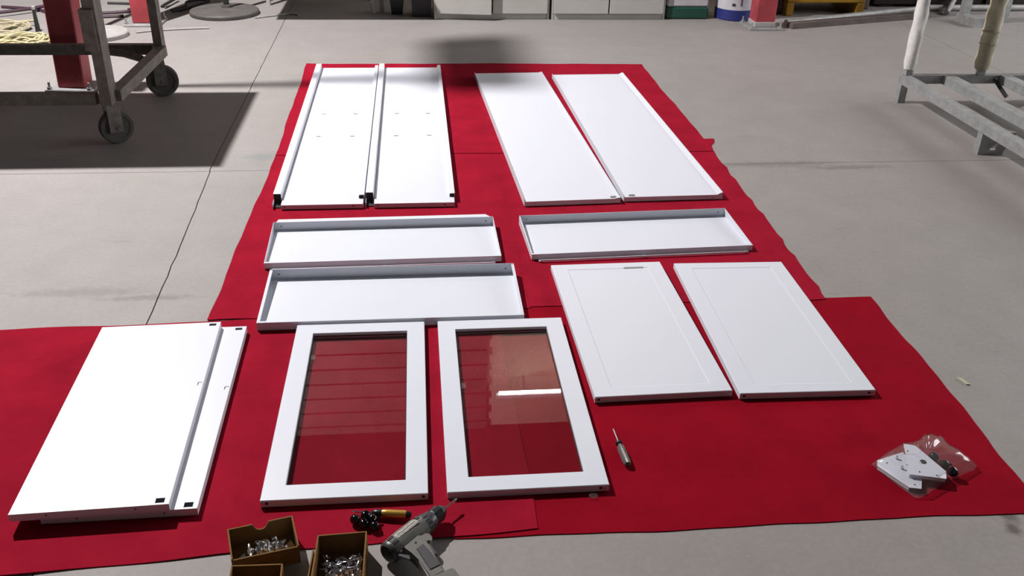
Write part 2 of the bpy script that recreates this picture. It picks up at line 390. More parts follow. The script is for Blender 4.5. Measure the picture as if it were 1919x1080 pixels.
glass_door((.256, 2.237, Z0), math.radians(0.1), 'white framed glass door, right of the two, with a bright lamp reflected in its pane', [(.186, True, -1)], [(-.148, .06)])

# ------------------------------------------------------------------ stacked shelves
def shelf(loc, rz, label):
    r = thing('shelf_board', label, 'shelf', loc, rz)
    w_, d_, t = .368, .872, .0215
    X, Y = w_/2, d_/2
    H = [(X-.034, X-.012, -Y+.006, -Y+.024), (X-.034, X-.012, Y-.022, Y-.008),
         (X-.016, X-.0135, .075, .090), (X-.0135, X-.003, .0872, .090)]
    obj('shelf_body', shell(nb(), w_, d_, t, H), 'white', r)
    for x in (-.10, .105):
        obj('screw_hole', cyl_between(nb(), (x, -Y+.002, .012), (x, -Y-.0004, .012), .0022, 8), 'hole', r)
    obj('hem', tube(nb(), [(X-.001, -Y+.003, .0205), (X-.001, Y-.003, .0205)], .0014, 6), 'white', r)
    return r
shelf((-.753, 2.228, Z0), math.radians(.8), 'white steel shelf board underneath, only its right side showing past the upper one')
shelf((-.824, 2.220, Z0+.0220), math.radians(1.84), 'white steel shelf board lying on top of the other at the front left')

# ------------------------------------------------------------------ trays (crosswise boards)
def tray(loc, rz, label, w_, d_, hb, hf, ledge, lip, rim, floor_t=.004):
    r = thing('cross_board', label, 'cabinet board', loc, rz)
    X, Y, s = w_/2, d_/2, .0014
    bx('base_sheet', (-X+s, X-s, -Y+s, Y-s, 0, floor_t), 'white', r)
    bx('back_flange', (-X, X, Y-s, Y, 0, hb), 'white', r)
    bx('front_flange', (-X, X, -Y, -Y+s, 0, hf), 'white', r)
    bx('front_hem', (-X+.001, X-.001, -Y+s, -Y+.010, hf-.0014, hf), 'white', r)
    for sgn in (-1, 1):
        a, b = sorted((sgn*X, sgn*(X-s)))
        bm = nb(); q = [(-Y+s, 0), (Y-s, 0), (Y-s, hb-.002), (-Y+s, hf-.0005)]
        v0 = [bm.verts.new((a, y, z)) for y, z in q]; v1 = [bm.verts.new((b, y, z)) for y, z in q]
        bm.faces.new(v0); bm.faces.new(v1)
        for k in range(4): bm.faces.new((v0[k], v0[(k+1) % 4], v1[(k+1) % 4], v1[k]))
        obj('side_flange', bm, 'white', r)
        if rim:
            bm = nb(); a2, b2 = sorted((sgn*(X-s), sgn*(X-rim)))
            v0 = [bm.verts.new((x, y, z)) for (x, y, z) in ((a2, -Y+.011, hf-.0012), (b2, -Y+.011, hf-.0012), (b2, Y-.004, hb-.0034), (a2, Y-.004, hb-.0034))]
            v1 = [bm.verts.new(v.co + Vector((0, 0, .0012))) for v in v0]
            bm.faces.new(v0); bm.faces.new(v1)
            for k in range(4): bm.faces.new((v0[k], v0[(k+1) % 4], v1[(k+1) % 4], v1[k]))
            obj('side_hem', bm, 'white', r)
        obj('screw_hole', cyl_between(nb(), (sgn*(X-.03), Y-.003, hb*.55), (sgn*(X-.03), Y+.0005, hb*.55), .0025, 8), 'hole', r)
    if ledge:
        bm = nb(); prism(bm, [(-X+.012, Y), (X-.012, Y), (X-.030, Y+ledge), (-X+.018, Y+ledge)], hb-.0016, hb)
        obj('back_ledge', bm, 'white', r)
    if lip:
        for x in (-X+.032, 0, X-.032): bx('lip_tab', (x-.006, x+.006, -Y-lip+.0001, -Y-.0002, .001, .0024), 'white', r)
        obj('front_lip', box(nb(), -X+.03, X-.025, -Y-lip-.0030, -Y-lip, .001, .0085), 'white', r)
    return r
tray((-.103, 2.852, Z0), math.radians(.1), 'white tray-shaped steel board with plain rims, just behind the glass doors', .884, .356, .0435, .0290, 0, 0, .010)
tray((-.142, 3.292, Z0), math.radians(1.0), 'white tray-shaped steel board with a folded ledge along its far rim', .884, .330, .0400, .0235, .026, .019, 0)
tray((.855, 3.325, Z0), math.radians(2.4), 'white tray-shaped steel board with a low front lip, behind the plain lower doors', .886, .330, .0385, .0225, 0, .020, .004)

# ------------------------------------------------------------------ long back panels
def back_panel(x0, label):
    w_, y0, y1 = .383, 3.668, 5.842
    r = thing('back_panel', label, 'cabinet panel', (x0 + w_/2, (y0+y1)/2, Z0), 0, 'long back panels')
    X, Y = w_/2, (y1-y0)/2; yb = -Y+.062
    # slots measured along the sheet
    S = []
    for ys in (4.906, 4.541):
        for xs in (.120, .288): S.append((xs-X-.011, xs-X+.011, ys-(y0+y1)/2-.004, ys-(y0+y1)/2+.004))
    cx_ = .0165
    zf = .0195
    sh = shell(nb(), w_-.040, 2*Y, zf, [(a-cx_, b-cx_, c, d) for a, b, c, d in S])
    bmesh.ops.translate(sh, verts=sh.verts[:], vec=(cx_, 0, 0))
    obj('panel_sheet', sh, 'white', r)
    obj('side_channel', prism_y(nb(), [(-X, 0), (-X, .046), (-X+.030, .046), (-X+.0320, .0445), (-X+.0340, zf+.0002), (-X+.0355, 0)], yb, Y), 'white', r)
    obj('side_channel', prism_y(nb(), [(X-.0028, 0), (X, 0), (X, .036), (X-.018, .036), (X-.024, zf+.0002), (X-.0028, zf+.0002)], yb, Y), 'white', r)
    bx('channel_mouth_shade', (-X+.0015, -X+.0310, yb-.0010, yb-.0001, .002, .0440), 'hole', r, label='dark cap painted as the shade in the channel end')  # channel is solid; near-black cap stands for shade inside
    bx('channel_mouth_shade', (X-.0225, X-.0015, yb-.0010, yb-.0001, zf+.0004, .0345), 'hole', r, label='dark cap painted as the shade in the channel end')
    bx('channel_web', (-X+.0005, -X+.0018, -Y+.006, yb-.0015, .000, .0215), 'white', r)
    bx('channel_floor_shade', (-X+.0020, -X+.0350, -Y+.02, yb-.0015, .000, .0012), 'hole', r, label='dark strip painted as the shade in the cut-back channel')  # near-black strip laid for shade where the channel is cut back
    for x in (-X+.052, X-.045):
        obj('screw_hole', cyl_between(nb(), (x, -Y+.003, .011), (x, -Y-.0005, .011), .003, 8), 'hole', r)
    return r
back_panel(-.622, 'long white steel back panel with raised side channels, leftmost of all the long panels')
back_panel(-.232, 'long white steel back panel with raised side channels, second long panel from the left')

# ------------------------------------------------------------------ long side panels
def side_panel(front, rz, w_, d_, label, lipl, lipr, clip_x, rivets):
    c = Vector((front[0], front[1], 0)) + Matrix.Rotation(rz, 3, 'Z') @ Vector((0, d_/2, 0))
    r = thing('side_panel', label, 'cabinet panel', (c.x, c.y, Z0), rz, 'long side panels')
    X, Y, t = w_/2, d_/2, .021
    hs = [(clip_x-.014, clip_x+.014, -Y+.010, -Y+.024)]
    obj('panel_sheet', shell(nb(), w_, d_, t, hs), 'white', r)
    bx('side_lip', (-X-.0014, -X-.0001, -Y+.004, Y, 0, t+lipl), 'white', r)
    obj('side_lip', prism_y(nb(), [(X+.0001, 0), (X+.0016, 0), (X+.0016, t+lipr), (X-.004, t+lipr), (X-.024, t+.0002), (X+.0001, t+.0002)], -Y+.0005, Y), 'white', r)
    bx('corner_clip', (clip_x-.012, clip_x+.012, -Y+.011, -Y+.023, t-.006, t+.004), 'steelgrey', r, label='small grey clip at the near corner')
    for x in rivets:
        obj('rivet', lathe(nb(), [(.0002, -.0022), (.003, -.0018), (.0042, 0), (.0042, .001)], 10), 'chrome', r, (x, -Y-.0003, .0105), label='small bright rivet').rotation_euler = (-PI/2, 0, 0)
    return r
side_panel((.661, 3.665), math.radians(2.5), .424, 2.04, 'long white side panel with thin left lip, third long panel from the left', .010, .004, .185, (-.165, .115))
side_panel((1.116, 3.692), math.radians(1.4), .448, 1.97, 'long white side panel with sloping right lip, rightmost of the long panels', .007, .010, -.185, (-.085, .18))

# ------------------------------------------------------------------ hand tools
def lay(o, p, q):                         # local +x from p to q
    d = Vector(q)-Vector(p); o.location = p; o.rotation_euler = d.to_track_quat('X', 'Z').to_euler(); return d.length
gs = thing('screwdriver', 'small screwdriver with a gold handle, beside the black feet', 'screwdriver')
Lh = lay(gs, (-.190, 1.768, Z0+.0105), (-.042, 1.7455, Z0+.0105))
obj('shaft', lathe(nb(), [(.0006, 0), (.0022, .004), (.0022, .056)], 8, 'x'), 'chrome', gs)
obj('collar', lathe(nb(), [(.004, .052), (.0075, .056), (.009, .066), (.0085, .078)], 16, 'x'), 'dark', gs, smooth=True)
obj('handle', lathe(nb(), [(.0082, .076), (.0098, .080), (.0103, .09), (.0103, .130), (.0096, .137)], 18, 'x'), 'gold', gs, smooth=True)
obj('end_cap', lathe(nb(), [(.0095, .136), (.0092, .142), (.006, Lh), (.001, Lh+.001)], 16, 'x'), 'dark', gs, smooth=True)
bs = thing('screwdriver', 'short screwdriver with a ribbed charcoal handle, right of the right glass door', 'screwdriver')
Lh = lay(bs, (.523, 2.058, .0115+.0027), (.533, 1.897, .0115+.0027))
obj('shaft', lathe(nb(), [(.0006, 0), (.0024, .004), (.0024, .064)], 8, 'x'), 'chrome', bs)
obj('collar', lathe(nb(), [(.004, .060), (.0095, .064), (.0095, .070), (.006, .074), (.006, .078)], 14, 'x'), 'dark', bs, smooth=True)
obj('handle', lathe(nb(), [(.006, .077), (.010, .082), (.0112, .10), (.0112, .145), (.009, .158), (.003, Lh)], 16, 'x', star=.14), 'handlegrey', bs)

foot = None
for i, (x, y, a, b, lab) in enumerate(((-.177, 1.736, 1.2, .4, 'leftmost of the cluster'), (-.153, 1.752, .2, 1.1, 'the one touching the gold screwdriver shaft'), (-.156, 1.724, .0, 0, 'in the middle of the cluster'),
                                (-.133, 1.737, 1.5, 2.0, 'right behind the box of screws'), (-.130, 1.715, .3, 2.6, 'nearest the box of screws'))):
    lb = 'glossy black round furniture foot with a threaded stud, ' + lab
    if not foot:
        foot = o = thing('furniture_foot', lb, 'furniture foot', (x, y, Z0+.012), 0, 'black furniture feet on the carpet')
        obj('pad', lathe(nb(), [(.001, -.011), (.010, -.011), (.0125, -.007), (.0125, 0), (.009, .006), (.004, .008)], 16), 'gloss', o, smooth=True)
        obj('stud', lathe(nb(), [(.003, .008), (.003, .015), (.001, .016)], 8), 'gloss', o)
    else: o = dup(foot, (x, y, Z0+.012), None, lb)
    o.rotation_euler = (a, 0, b)

# cordless drill lying on its side: local x forward along the body, local -y down the handle
dr = thing('cordless_drill', 'grey cordless drill lying on its side at the carpet edge, bit pointing away', 'drill', (-.092, 1.602, .0345), math.radians(46.5))
obj('motor_housing', lathe(nb(), [(.012, -.004), (.024, -.002), (.0275, .004), (.0285, .03), (.0275, .075), (.026, .112)], 24, 'x'), 'drillgrey', dr, smooth=True)
obj('rear_cap', lathe(nb(), [(.010, -.0085), (.022, -.0075), (.0265, -.003), (.0275, .003)], 24, 'x'), 'drilldark', dr, smooth=True)
obj('clutch_ring', lathe(nb(), [(.0255, .1105), (.0262, .114), (.0262, .126), (.024, .129)], 32, 'x', star=.05), 'drilldark', dr)
obj('gear_case', lathe(nb(), [(.0235, .128), (.0225, .142), (.0195, .147)], 24, 'x'), 'drilldark', dr, smooth=True)
obj('chuck', lathe(nb(), [(.0195, .146), (.0205, .150), (.0205, .172), (.016, .180), (.0085, .190), (.004, .191)], 20, 'x', star=.04), 'dark', dr)
obj('drill_bit', lathe(nb(), [(.0026, .189), (.0026, .222), (.0036, .223), (.0036, .230), (.0006, .238)], 8, 'x'), 'chrome', dr)
bm = nb(); prism(bm, [(.020, -.012), (.070, -.016), (.082, -.030), (.060, -.075), (.028, -.150), (-.012, -.138), (.016, -.076), (.026, -.05), (.022, -.03)], -.0155, .0155)
bmesh.ops.bevel(bm, geom=bm.edges[:], offset=.005, segments=2, affect='EDGES'); obj('handle', bm, 'drillgrey', dr, smooth=True)
bm = nb(); prism(bm, [(.036, -.052), (.058, -.052), (.036, -.128), (.008, -.120)], .0152, .0178); bmesh.ops.bevel(bm, geom=bm.edges[:], offset=.0012, segments=1, affect='EDGES')
obj('rubber_grip', bm, 'drilldark', dr, label='dark rubber grip patch')
bm = nb(); prism(bm, [(.066, -.024), (.092, -.026), (.098, -.036), (.093, -.050), (.080, -.056), (.070, -.050)], -.011, .011)
bmesh.ops.bevel(bm, geom=bm.edges[:], offset=.003, segments=1, affect='EDGES'); obj('trigger', bm, 'drillgrey', dr)
bm = nb(); prism(bm, [(.066, -.052), (.076, -.058), (.062, -.096), (.052, -.094)], -.010, .010); bmesh.ops.bevel(bm, geom=bm.edges[:], offset=.003, segments=1, affect='EDGES')
obj('front_grip', bm, 'drilldark', dr)
bm = nb(); prism(bm, [(-.034, -.130), (.043, -.158), (.028, -.198), (-.048, -.172)], -.026, .026); bmesh.ops.bevel(bm, geom=bm.edges[:], offset=.005, segments=2, affect='EDGES')
obj('battery', bm, 'drillgrey', dr, smooth=True)
bm = nb(); prism(bm, [(.006, -.060), (.014, -.050), (.004, -.03), (-.002, -.03)], .006, .012); obj('belt_hook', bm, 'drilldark', dr)
bm = nb()
for (z, y, w2) in ((.0268, .0075, .010),):
    n = 6; rows = []
    for i in range(n+1):
        a = math.radians(38 + 62*i/n); R1 = .0292
        rows.append([bm.verts.new((x, math.cos(a)*R1, math.sin(a)*R1)) for x in (.026, .096)])
    for i in range(n): bm.faces.new((rows[i][0], rows[i][1], rows[i+1][1], rows[i+1][0]))
e = bmesh.ops.extrude_face_region(bm, geom=bm.faces[:]); bmesh.ops.scale(bm, vec=(1, .97, .97), verts=[v for v in e['geom'] if isinstance(v, bmesh.types.BMVert)])
obj('nameplate', bm, 'plate', dr, label='worn silver nameplate')
for k in range(2):
    a = math.radians(56+26*k); obj('nameplate_rib', tube(nb(), [(.03, math.cos(a)*.0290, math.sin(a)*.0290), (.092, math.cos(a)*.0290, math.sin(a)*.0290)], .0011, 6), 'drillgrey', dr)
bx('mode_switch', (.098, .109, .006, .016, .0215, .0275), 'drilldark', dr, .001)
for k in range(4): bx('vent_slot', (.006+.0045*k, .008+.0045*k, -.012, .012, .0262, .0288), 'hole', dr)
for (x, y) in ((.058, -.112), (.03, -.03), (.07, -.036)):
    obj('case_screw', lathe(nb(), [(.0028, .0150), (.0028, .0166), (.001, .0168)], 8), 'dark', dr, (x-.02, y, 0))

# ------------------------------------------------------------------ cardboard boxes, with hardware and screws
def wall_part(root, name, p, q, prof, th=.0032):
    p, q = Vector(p), Vector(q); d = q-p; L_ = d.length; d.normalize(); nrm = Vector((-d.y, d.x, 0)); bm = nb()
    a = [bm.verts.new((p.x+d.x*s*L_, p.y+d.y*s*L_, z)) for s, z in prof]; b = [bm.verts.new(v.co + nrm*th) for v in a]
    bm.faces.new(a); bm.faces.new(b); n = len(prof)
    for k in range(n): bm.faces.new((a[k], a[(k+1) % n], b[(k+1) % n], b[k]))
    return obj(name, bm, 'card', root)
def carton(label, BL, BR, FR, FL, h, prof_back, flap=None, zb=0):
    r = thing('cardboard_box', label, 'box', (0, 0, zb), 0)
    q = [(x, y, 0) for x, y in (FL, FR, BR, BL)]
    bm = nb(); prism(bm, [(x, y) for x, y, _ in q], .0, .003); obj('bottom', bm, 'card', r)
    full = [(0, .0031), (1, .0031), (1, h), (0, h)]
    wall_part(r, 'front_side', q[0], q[1], [(.02, .0031), (.98, .0031), (.98, h*.92), (.02, h*.92)])
    wall_part(r, 'right_side', q[1], q[2], full); wall_part(r, 'back_side', q[2], q[3], prof_back(h)); wall_part(r, 'left_side', q[3], q[0], full)
    if flap: wall_part(r, 'flap', *flap)
    return r
def notch(h):
    pts = [(.02, .0031), (.98, .0031), (.98, h)]
    pts += [(.62, h)] + [(.50 + .11*math.cos(t), h - .020*math.sin(t)) for t in (.35, .8, 1.3, 1.8, 2.3, 2.8)] + [(.37, h)] + [(.02, h*1.0)]
    return pts
plain = lambda h: [(.02, .0031), (.98, .0031), (.98, h), (.02, h)]
carton('small open brown cardboard box with a thumb notch, holding shiny metal fittings', (-.467, 1.676), (-.322, 1.712), (-.296, 1.612), (-.442, 1.578), .054, notch,
       None, .0088)
carton('small open brown cardboard box full of loose silver screws', (-.257, 1.642), (-.144, 1.647), (-.146, 1.47), (-.262, 1.466), .062, plain,
       ((-.2685, 1.52), (-.2640, 1.615), [(0, .001), (1, .001), (1, .045), (0, .045)], .003))
carton('small open brown cardboard box cut off by the bottom edge of the picture', (-.440, 1.565), (-.327, 1.562), (-.322, 1.44), (-.436, 1.44), .058, plain)
# fittings
fit = []
def bracket_mesh():
    bm = nb(); box(bm, -.012, .012, -.006, .006, 0, .0016); box(bm, .0105, .012, -.006, .006, .0016, .012); lathe(bm, [(.0065, .0016), (.0065, .007), (.003, .008)], 12); return bm
def hook_mesh():
    bm = nb(); tube(bm, [(-.014, 0, .003), (-.006, 0, .003), (.002, 0, .008), (.010, .0, .008), (.013, .003, .003)], .0024, 8); lathe(bm, [(.006, 0), (.0065, .003), (.004, .006)], 10); return bm
f1 = tag(obj('metal_fitting', bracket_mesh(), 'chrome', None), 'shiny plated metal fitting in the notched cardboard box', 'fitting', 'metal fittings in the notched box')
f2 = tag(obj('metal_fitting', hook_mesh(), 'chrome', None, smooth=True), 'shiny plated metal fitting in the notched cardboard box', 'fitting', 'metal fittings in the notched box')
rf = random.Random(4)
spots = [(-.418, 1.610), (-.398, 1.606), (-.376, 1.606), (-.408, 1.628), (-.386, 1.630), (-.362, 1.624), (-.342, 1.628), (-.392, 1.648), (-.368, 1.648), (-.345, 1.652), (-.328, 1.640), (-.355, 1.638)]
for i, (x, y) in enumerate(spots):
    src = (f1, f2)[i % 2]; o = src if i < 2 else src.copy()
    if i > 1: C.objects.link(o)
    z = .0205 + (.013 if i in (3, 4, 5, 6, 11) else 0) + (0.004*(i % 3))
    o.location = (x, y, z); o.rotation_euler = (rf.uniform(-.7, .7), rf.uniform(-.7, .7), rf.uniform(0, 6.3)); o.scale = (1.4,)*3
# screws
bm = nb(); lathe(bm, [(.0005, -.009), (.0016, -.006), (.0016, .004), (.0036, .0045), (.0036, .006), (.0015, .0072)], 8)
s0 = tag(obj('screw', bm, 'zinc', smooth=True), 'loose silver screw in the cardboard box of screws', 'screw', 'loose screws in the box')
for i in range(170):
    o = s0 if i == 0 else s0.copy()
    if i: C.objects.link(o)
    lay_ = i // 58; x, y = rf.uniform(-.243, -.154), rf.uniform(1.50, 1.612)
    hh = .010 + .0060*lay_ + .012*max(0, min(1, (x+.235)/.06))*max(0, min(1, (1.615-y)/.03))
    o.location = (x, y, hh); o.rotation_euler = (rf.uniform(.6, 2.4), rf.uniform(-.6, .6), rf.uniform(0, 6.3))

# ------------------------------------------------------------------ polythene bag of corner brackets
def tri_bracket(pts, z, label, holes, ring, fl):
    r = thing('corner_bracket', label, 'bracket', (0, 0, z)); pts = pts[::-1] if sum((pts[i][0]*pts[(i+1) % len(pts)][1]-pts[(i+1) % len(pts)][0]*pts[i][1]) for i in range(len(pts))) < 0 else pts
    obj('bracket_plate', prism(nb(), pts, 0, .0014), 'white', r)
    cx_ = sum(p[0] for p in pts)/len(pts); cy_ = sum(p[1] for p in pts)/len(pts)
    for i in fl:
        p, q = Vector((*pts[i], 0)), Vector((*pts[(i+1) % len(pts)], 0)); n = Vector((cx_, cy_, 0)); p = p+(n-p)*.03; q = q+(n-q)*.03
        bm = nb(); sqtube(bm, p+Vector((0, 0, -.005)), q+Vector((0, 0, -.005)), .0012, .0098); obj('flange', bm, 'white', r)
    for x, y in holes: obj('screw_hole', lathe(nb(), [(.0026, .0012), (.0026, .0017)], 10), 'hole', r, (x, y, 0))
    for x, y in ring:
        o = obj('centre_nut', lathe(nb(), [(.0085, .0012), (.0085, .0024), (.0075, .0032), (.0045, .0032), (.0042, .0018)], 18), 'dark', r, (x, y, 0), label='black ring with a bright threaded hole')
        obj('thread', lathe(nb(), [(.004, .0016), (.0036, .0028), (.002, .0028)], 10), 'chrome', o)
    return r
tri_bracket([(1.308, 1.916), (1.337, 1.905), (1.366, 1.795), (1.352, 1.765), (1.262, 1.790)], Z0+.0225, 'white triangular corner bracket lying uppermost in the clear bag', [(1.304, 1.884), (1.294, 1.797), (1.333, 1.780)], [(1.324, 1.836)], (0, 2, 3))
b2 = tri_bracket([(1.212, 1.866), (1.299, 1.895), (1.305, 1.80), (1.276, 1.745), (1.247, 1.752), (1.201, 1.843)], Z0+.0105, 'white triangular corner bracket lying underneath in the clear bag', [(1.233, 1.853), (1.266, 1.762), (1.284, 1.84)], [], (0, 2, 4))
for (x, y) in ((1.268, 1.868), (1.262, 1.826)): obj('stud', lathe(nb(), [(.0045, .0014), (.0045, .0035), (.003, .0042), (.003, .0105), (.001, .011)], 10), 'zinc', b2, (x, y, 0))
for i, (x, y, l) in enumerate(((1.375, 1.868, 'rearmost of three'), (1.388, 1.832, 'middle of three'), (1.392, 1.80, 'nearest of three'))):
    o = dup(foot, (x, y, Z0+.0145), None, 'black furniture foot inside the clear bag, ' + l); o['group'] = 'black feet in the bag'; o.rotation_euler = (.5+i, .3*i, i*1.3); o.scale = (1.05,)*3
out = [(1.196, 1.863), (1.243, 1.896), (1.293, 1.924), (1.335, 1.935), (1.371, 1.948), (1.392, 1.968), (1.423, 1.973), (1.44, 1.955), (1.458, 1.90), (1.480, 1.835), (1.42, 1.803), (1.36, 1.775), (1.31, 1.748), (1.257, 1.722), (1.238, 1.752), (1.214, 1.815)]
out = [(p.x, p.y) for p in catmull([(x, y, 0) for x, y in out + out[:1]], 3)][:-1]
cxy = Vector((1.335, 1.845)); bm = nb(); rings = []; rb = random.Random(9)
for j, (s, h) in enumerate(((1, .003), (.94, .011), (.84, .026), (.68, .0345), (.45, .0375), (.22, .039))):
    rings.append([bm.verts.new((cxy.x+(x-cxy.x)*s, cxy.y+(y-cxy.y)*s, Z0+h + (rb.uniform(-.0028, .0030) if j else 0))) for x, y in out])
n = len(out)
for j in range(len(rings)-1):
    for k in range(n): bm.faces.new((rings[j][k], rings[j][(k+1) % n], rings[j+1][(k+1) % n], rings[j+1][k]))
bm.faces.new(rings[-1])
low = [bm.verts.new((x, y, Z0+.0004)) for x, y in out]
for k in range(n): bm.faces.new((low[k], low[(k+1) % n], rings[0][(k+1) % n], rings[0][k]))
bm.faces.new(low)
bag = thing('plastic_bag', 'clear plastic zip bag of white brackets and black feet at the front right', 'bag')
obj('film', bm, 'poly', bag, smooth=True)
obj('zip_seal', tube(nb(), catmull([(1.380, 1.952, Z0+.008), (1.408, 1.955, Z0+.014), (1.425, 1.930, Z0+.018), (1.445, 1.88, Z0+.012), (1.468, 1.838, Z0+.007)], 5), .0016, 6), 'poly', bag)
bm = nb(); lathe(bm, [(.013, 0), (.012, .004), (.006, .006), (.001, .006)], 7)
o = tag(obj('plastic_clip', bm, 'poly'), 'tiny crumpled clear plastic clip in front of the right glass door', 'clip'); o.location = (.421, 1.792, Z0); o.scale = (1, .7, 1)
o = tag(obj('tape_scrap', prism(nb(), [(-.022, -.004), (.018, -.007), (.024, .002), (-.012, .006)], 0, .004), 'foam'), 'curled scrap of pale tape at the right carpet edge', 'scrap'); o.location = (1.668, 2.24, 0.0); o.rotation_euler = (0, 0, -1.2)

# ------------------------------------------------------------------ red columns
def column(loc, label, w_=.150, hh=3.449, pale=False):
    r = thing('steel_column', label, 'column', loc)
    bx('column_shaft', (-w_/2, w_/2, -w_/2, w_/2, .0165, hh), 'redpaint', r, .006)
    if pale: bx('plinth', (-w_/2-.004, w_/2+.004, -w_/2-.004, w_/2+.004, .0165, .055), 'palebase', r, .004, label='bare grey foot of the column')
    bx('base_plate', (-w_/2-.055, w_/2+.055, -w_/2-.055, w_/2+.055, 0, .016), 'galv', r, .002)
    for sx in (-1, 1):
        for sy in (-1, 1):
            b = obj('bolt', lathe(nb(), [(.007, .0161), (.007, .058), (.005, .06)], 8), 'boltsteel', r, (sx*(w_/2+.034), sy*(w_/2+.034), 0))
            obj('nut', lathe(nb(), [(.015, .0162), (.015, .030)], 6), 'boltsteel', b)
    return r
c1 = column((-1.985, 5.535, 0), 'dark red steel column behind the caster cart, at the left', .150, 1.3)
c1.rotation_euler = (0, math.radians(1.8), 0)
obj('added_shadow_mast', tube(nb(), [(0, 0, 1.3005), (-.06, .012, 3.44)], .017, 10), 'pipe', c1, smooth=True)  # unseen tube, added to cast the bar shadow across the floor
bx('added_shadow_head', (-.098, -.024, -.04, .26, 3.4405, 3.56), 'redpaint', c1, .004)  # unseen block, added to cast the blurred end of that shadow
column((-1.99, 7.20, 0), 'bright red steel column base further back, left of the round stand')
column((2.685, 7.085, 0), 'red steel column on a bolted plate, beside the blue-bottomed pail', .155, 3.45, True)

# ------------------------------------------------------------------ caster cart, left
ct = thing('caster_cart', 'tall dusty steel cart on casters at the left, shading the floor', 'cart', (-1.53, 4.55, 0))
def ctp(name, p, q, wd, h=None, m='cartsteel'): return obj(name, sqtube(nb(), p, q, wd, h), m, ct)
W_ = -1.7; yb = .80
bx('deck', (-1.80, .125, .03, .895, 1.275, 1.292), 'deck', ct)
P1 = ctp('post', (.040, 0, .205), (.044, 0, .98), .105, .05)
ctp('post_extension', (.044, .06, .85), (.044, .06, 1.2745), .06, .05)
ctp('post', (.105, yb, .240), (.105, yb, 1.2745), .075, .045); ctp('post', (W_, 0, .205), (W_, 0, 1.2745), .05); ctp('post', (W_, yb, .205), (W_, yb, 1.2745), .05)
obj('post_clamp', sqtube(nb(), (.026, -.002, .47), (.026, -.002, .66), .122, .060), 'cartsteel', ct)
obj('bolt', cyl_between(nb(), (.035, -.024, .32), (.035, -.046, .32), .011, 8), 'boltsteel', ct, label='bright bolt head in the front post')
ctp('front_rail', (-.0135, 0, .228), (W_+.026, 0, .228), .05, .055)
ctp('rear_rail', (.067, yb, .268), (W_+.026, yb, .268), .045, .055)
ctp('side_rail', (.065, .026, .232), (.120, yb-.024, .266), .055, .055); ctp('side_rail', (W_, .026, .235), (W_, yb-.024, .235), .05, .055)
bm = nb(); tube(bm, [(-.20, yb-.035, .268), (-.08, yb-.07, .262), (.05, yb-.17, .255)], .022, 4); obj('corner_brace', bm, 'cartsteel', ct)
def caster(x, y, a, r=.082):
    c = bpy.data.objects.new('caster', None); C.objects.link(c); c.parent = ct; c.location = (x, y, 0); c.rotation_euler = (0, 0, a)
    obj('wheel', lathe(nb(), [(.02, -.017), (r*.72, -.018), (r*.75, -.021), (r-.004, -.021), (r, -.015), (r, .015), (r-.004, .021), (r*.75, .021), (r*.72, .018), (.02, .017)], 28, 'x'), 'rubber', c, (0, -.02, r), smooth=True)
    bm = nb(); box(bm, -.032, -.026, -.045, .02, r-.02, .198); box(bm, .026, .032, -.045, .02, r-.02, .198); box(bm, -.032, .032, -.03, .03, .198, .2045); box(bm, -.012, .012, -.012, .012, .2045, .2395) if y > .5 else None
    tube(bm, [(-.036, -.02, r), (.036, -.02, r)], .009, 8); obj('fork', bm, 'cartsteel', c)
caster(.03, 0, 2.15); caster(.07, yb, 1.85, .088); caster(W_, 0, .3); caster(W_, yb, .2)

# ------------------------------------------------------------------ low galvanised rack, right
rk = thing('steel_rack', 'low galvanised rack of square tube with wrapped uprights, at the far right', 'rack', (2.862, 5.11, 0))
def rt(name, p, q, wd, h=None, m='galv', label=None): return obj(name, sqtube(nb(), p, q, wd, h), m, rk, label=label)
rt('back_rail', (-.025, .012, .140), (1.6, .012, .140), .046, .048)
rt('long_rail', (0, -.0115, .140), (0, -2.4, .140), .054, .050)
rt('long_rail', (.258, -.0115, .142), (.250, -2.4, .142), .070, .052)
rt('long_rail', (.61, -.0115, .142), (.60, -2.4, .142), .070, .052); rt('long_rail', (.98, -.0115, .142), (.97, -2.4, .142), .070, .052)
for (x, y) in ((0, .012), (0, -.87), (0, -2.1), (1.4, .012), (1.4, -1.2)): rt('leg', (x, y, 0), (x, y, .1158), .044)
bm = nb(); prism_y(bm, [(.0225, .014), (.13, .1148), (.10, .1148), (.0225, .045)], -.89, -.85); box(bm, .0225, .115, -.89, -.85, 0, .012); prism_y(bm, [(.088, .012), (.115, .012), (.16, .1148), (.13, .1148)], -.89, -.85)
obj('gusset', bm, 'galv', rk)
def wrapped(x, y, r, m, lab, z1=1.25):
    rt('upright', (x, y, .1645), (x, y, z1), .04)
    k = 26; pts = [(x, y, .200+(z1-.21)*i/k) for i in range(k+1)]
    obj('wrapping', tube(nb(), pts, [r*(1+.10*math.sin(i*1.9)+.06*math.sin(i*4.3)) * (.82 if i == 0 else 1) for i in range(k+1)], 12, .09), m, rk, smooth=True, label=lab)
wrapped(.012, .012, .037, 'film', 'creased white plastic film round the corner upright')
wrapped(.462, .012, .046, 'foam', 'yellowed foam wrapping with dark ties round the second upright')
for z in (.35, .42): obj('tie', lathe(nb(), [(.050, -.004), (.0515, 0), (.050, .004)], 14), 'rope2', rk, (.462, .012, z))
bm = nb(); tube(bm, [(.535, -.03, .15), (.57, -.06, .10), (.595, -.10, .06)], .012, 8); obj('strap_end', bm, 'cable', rk)

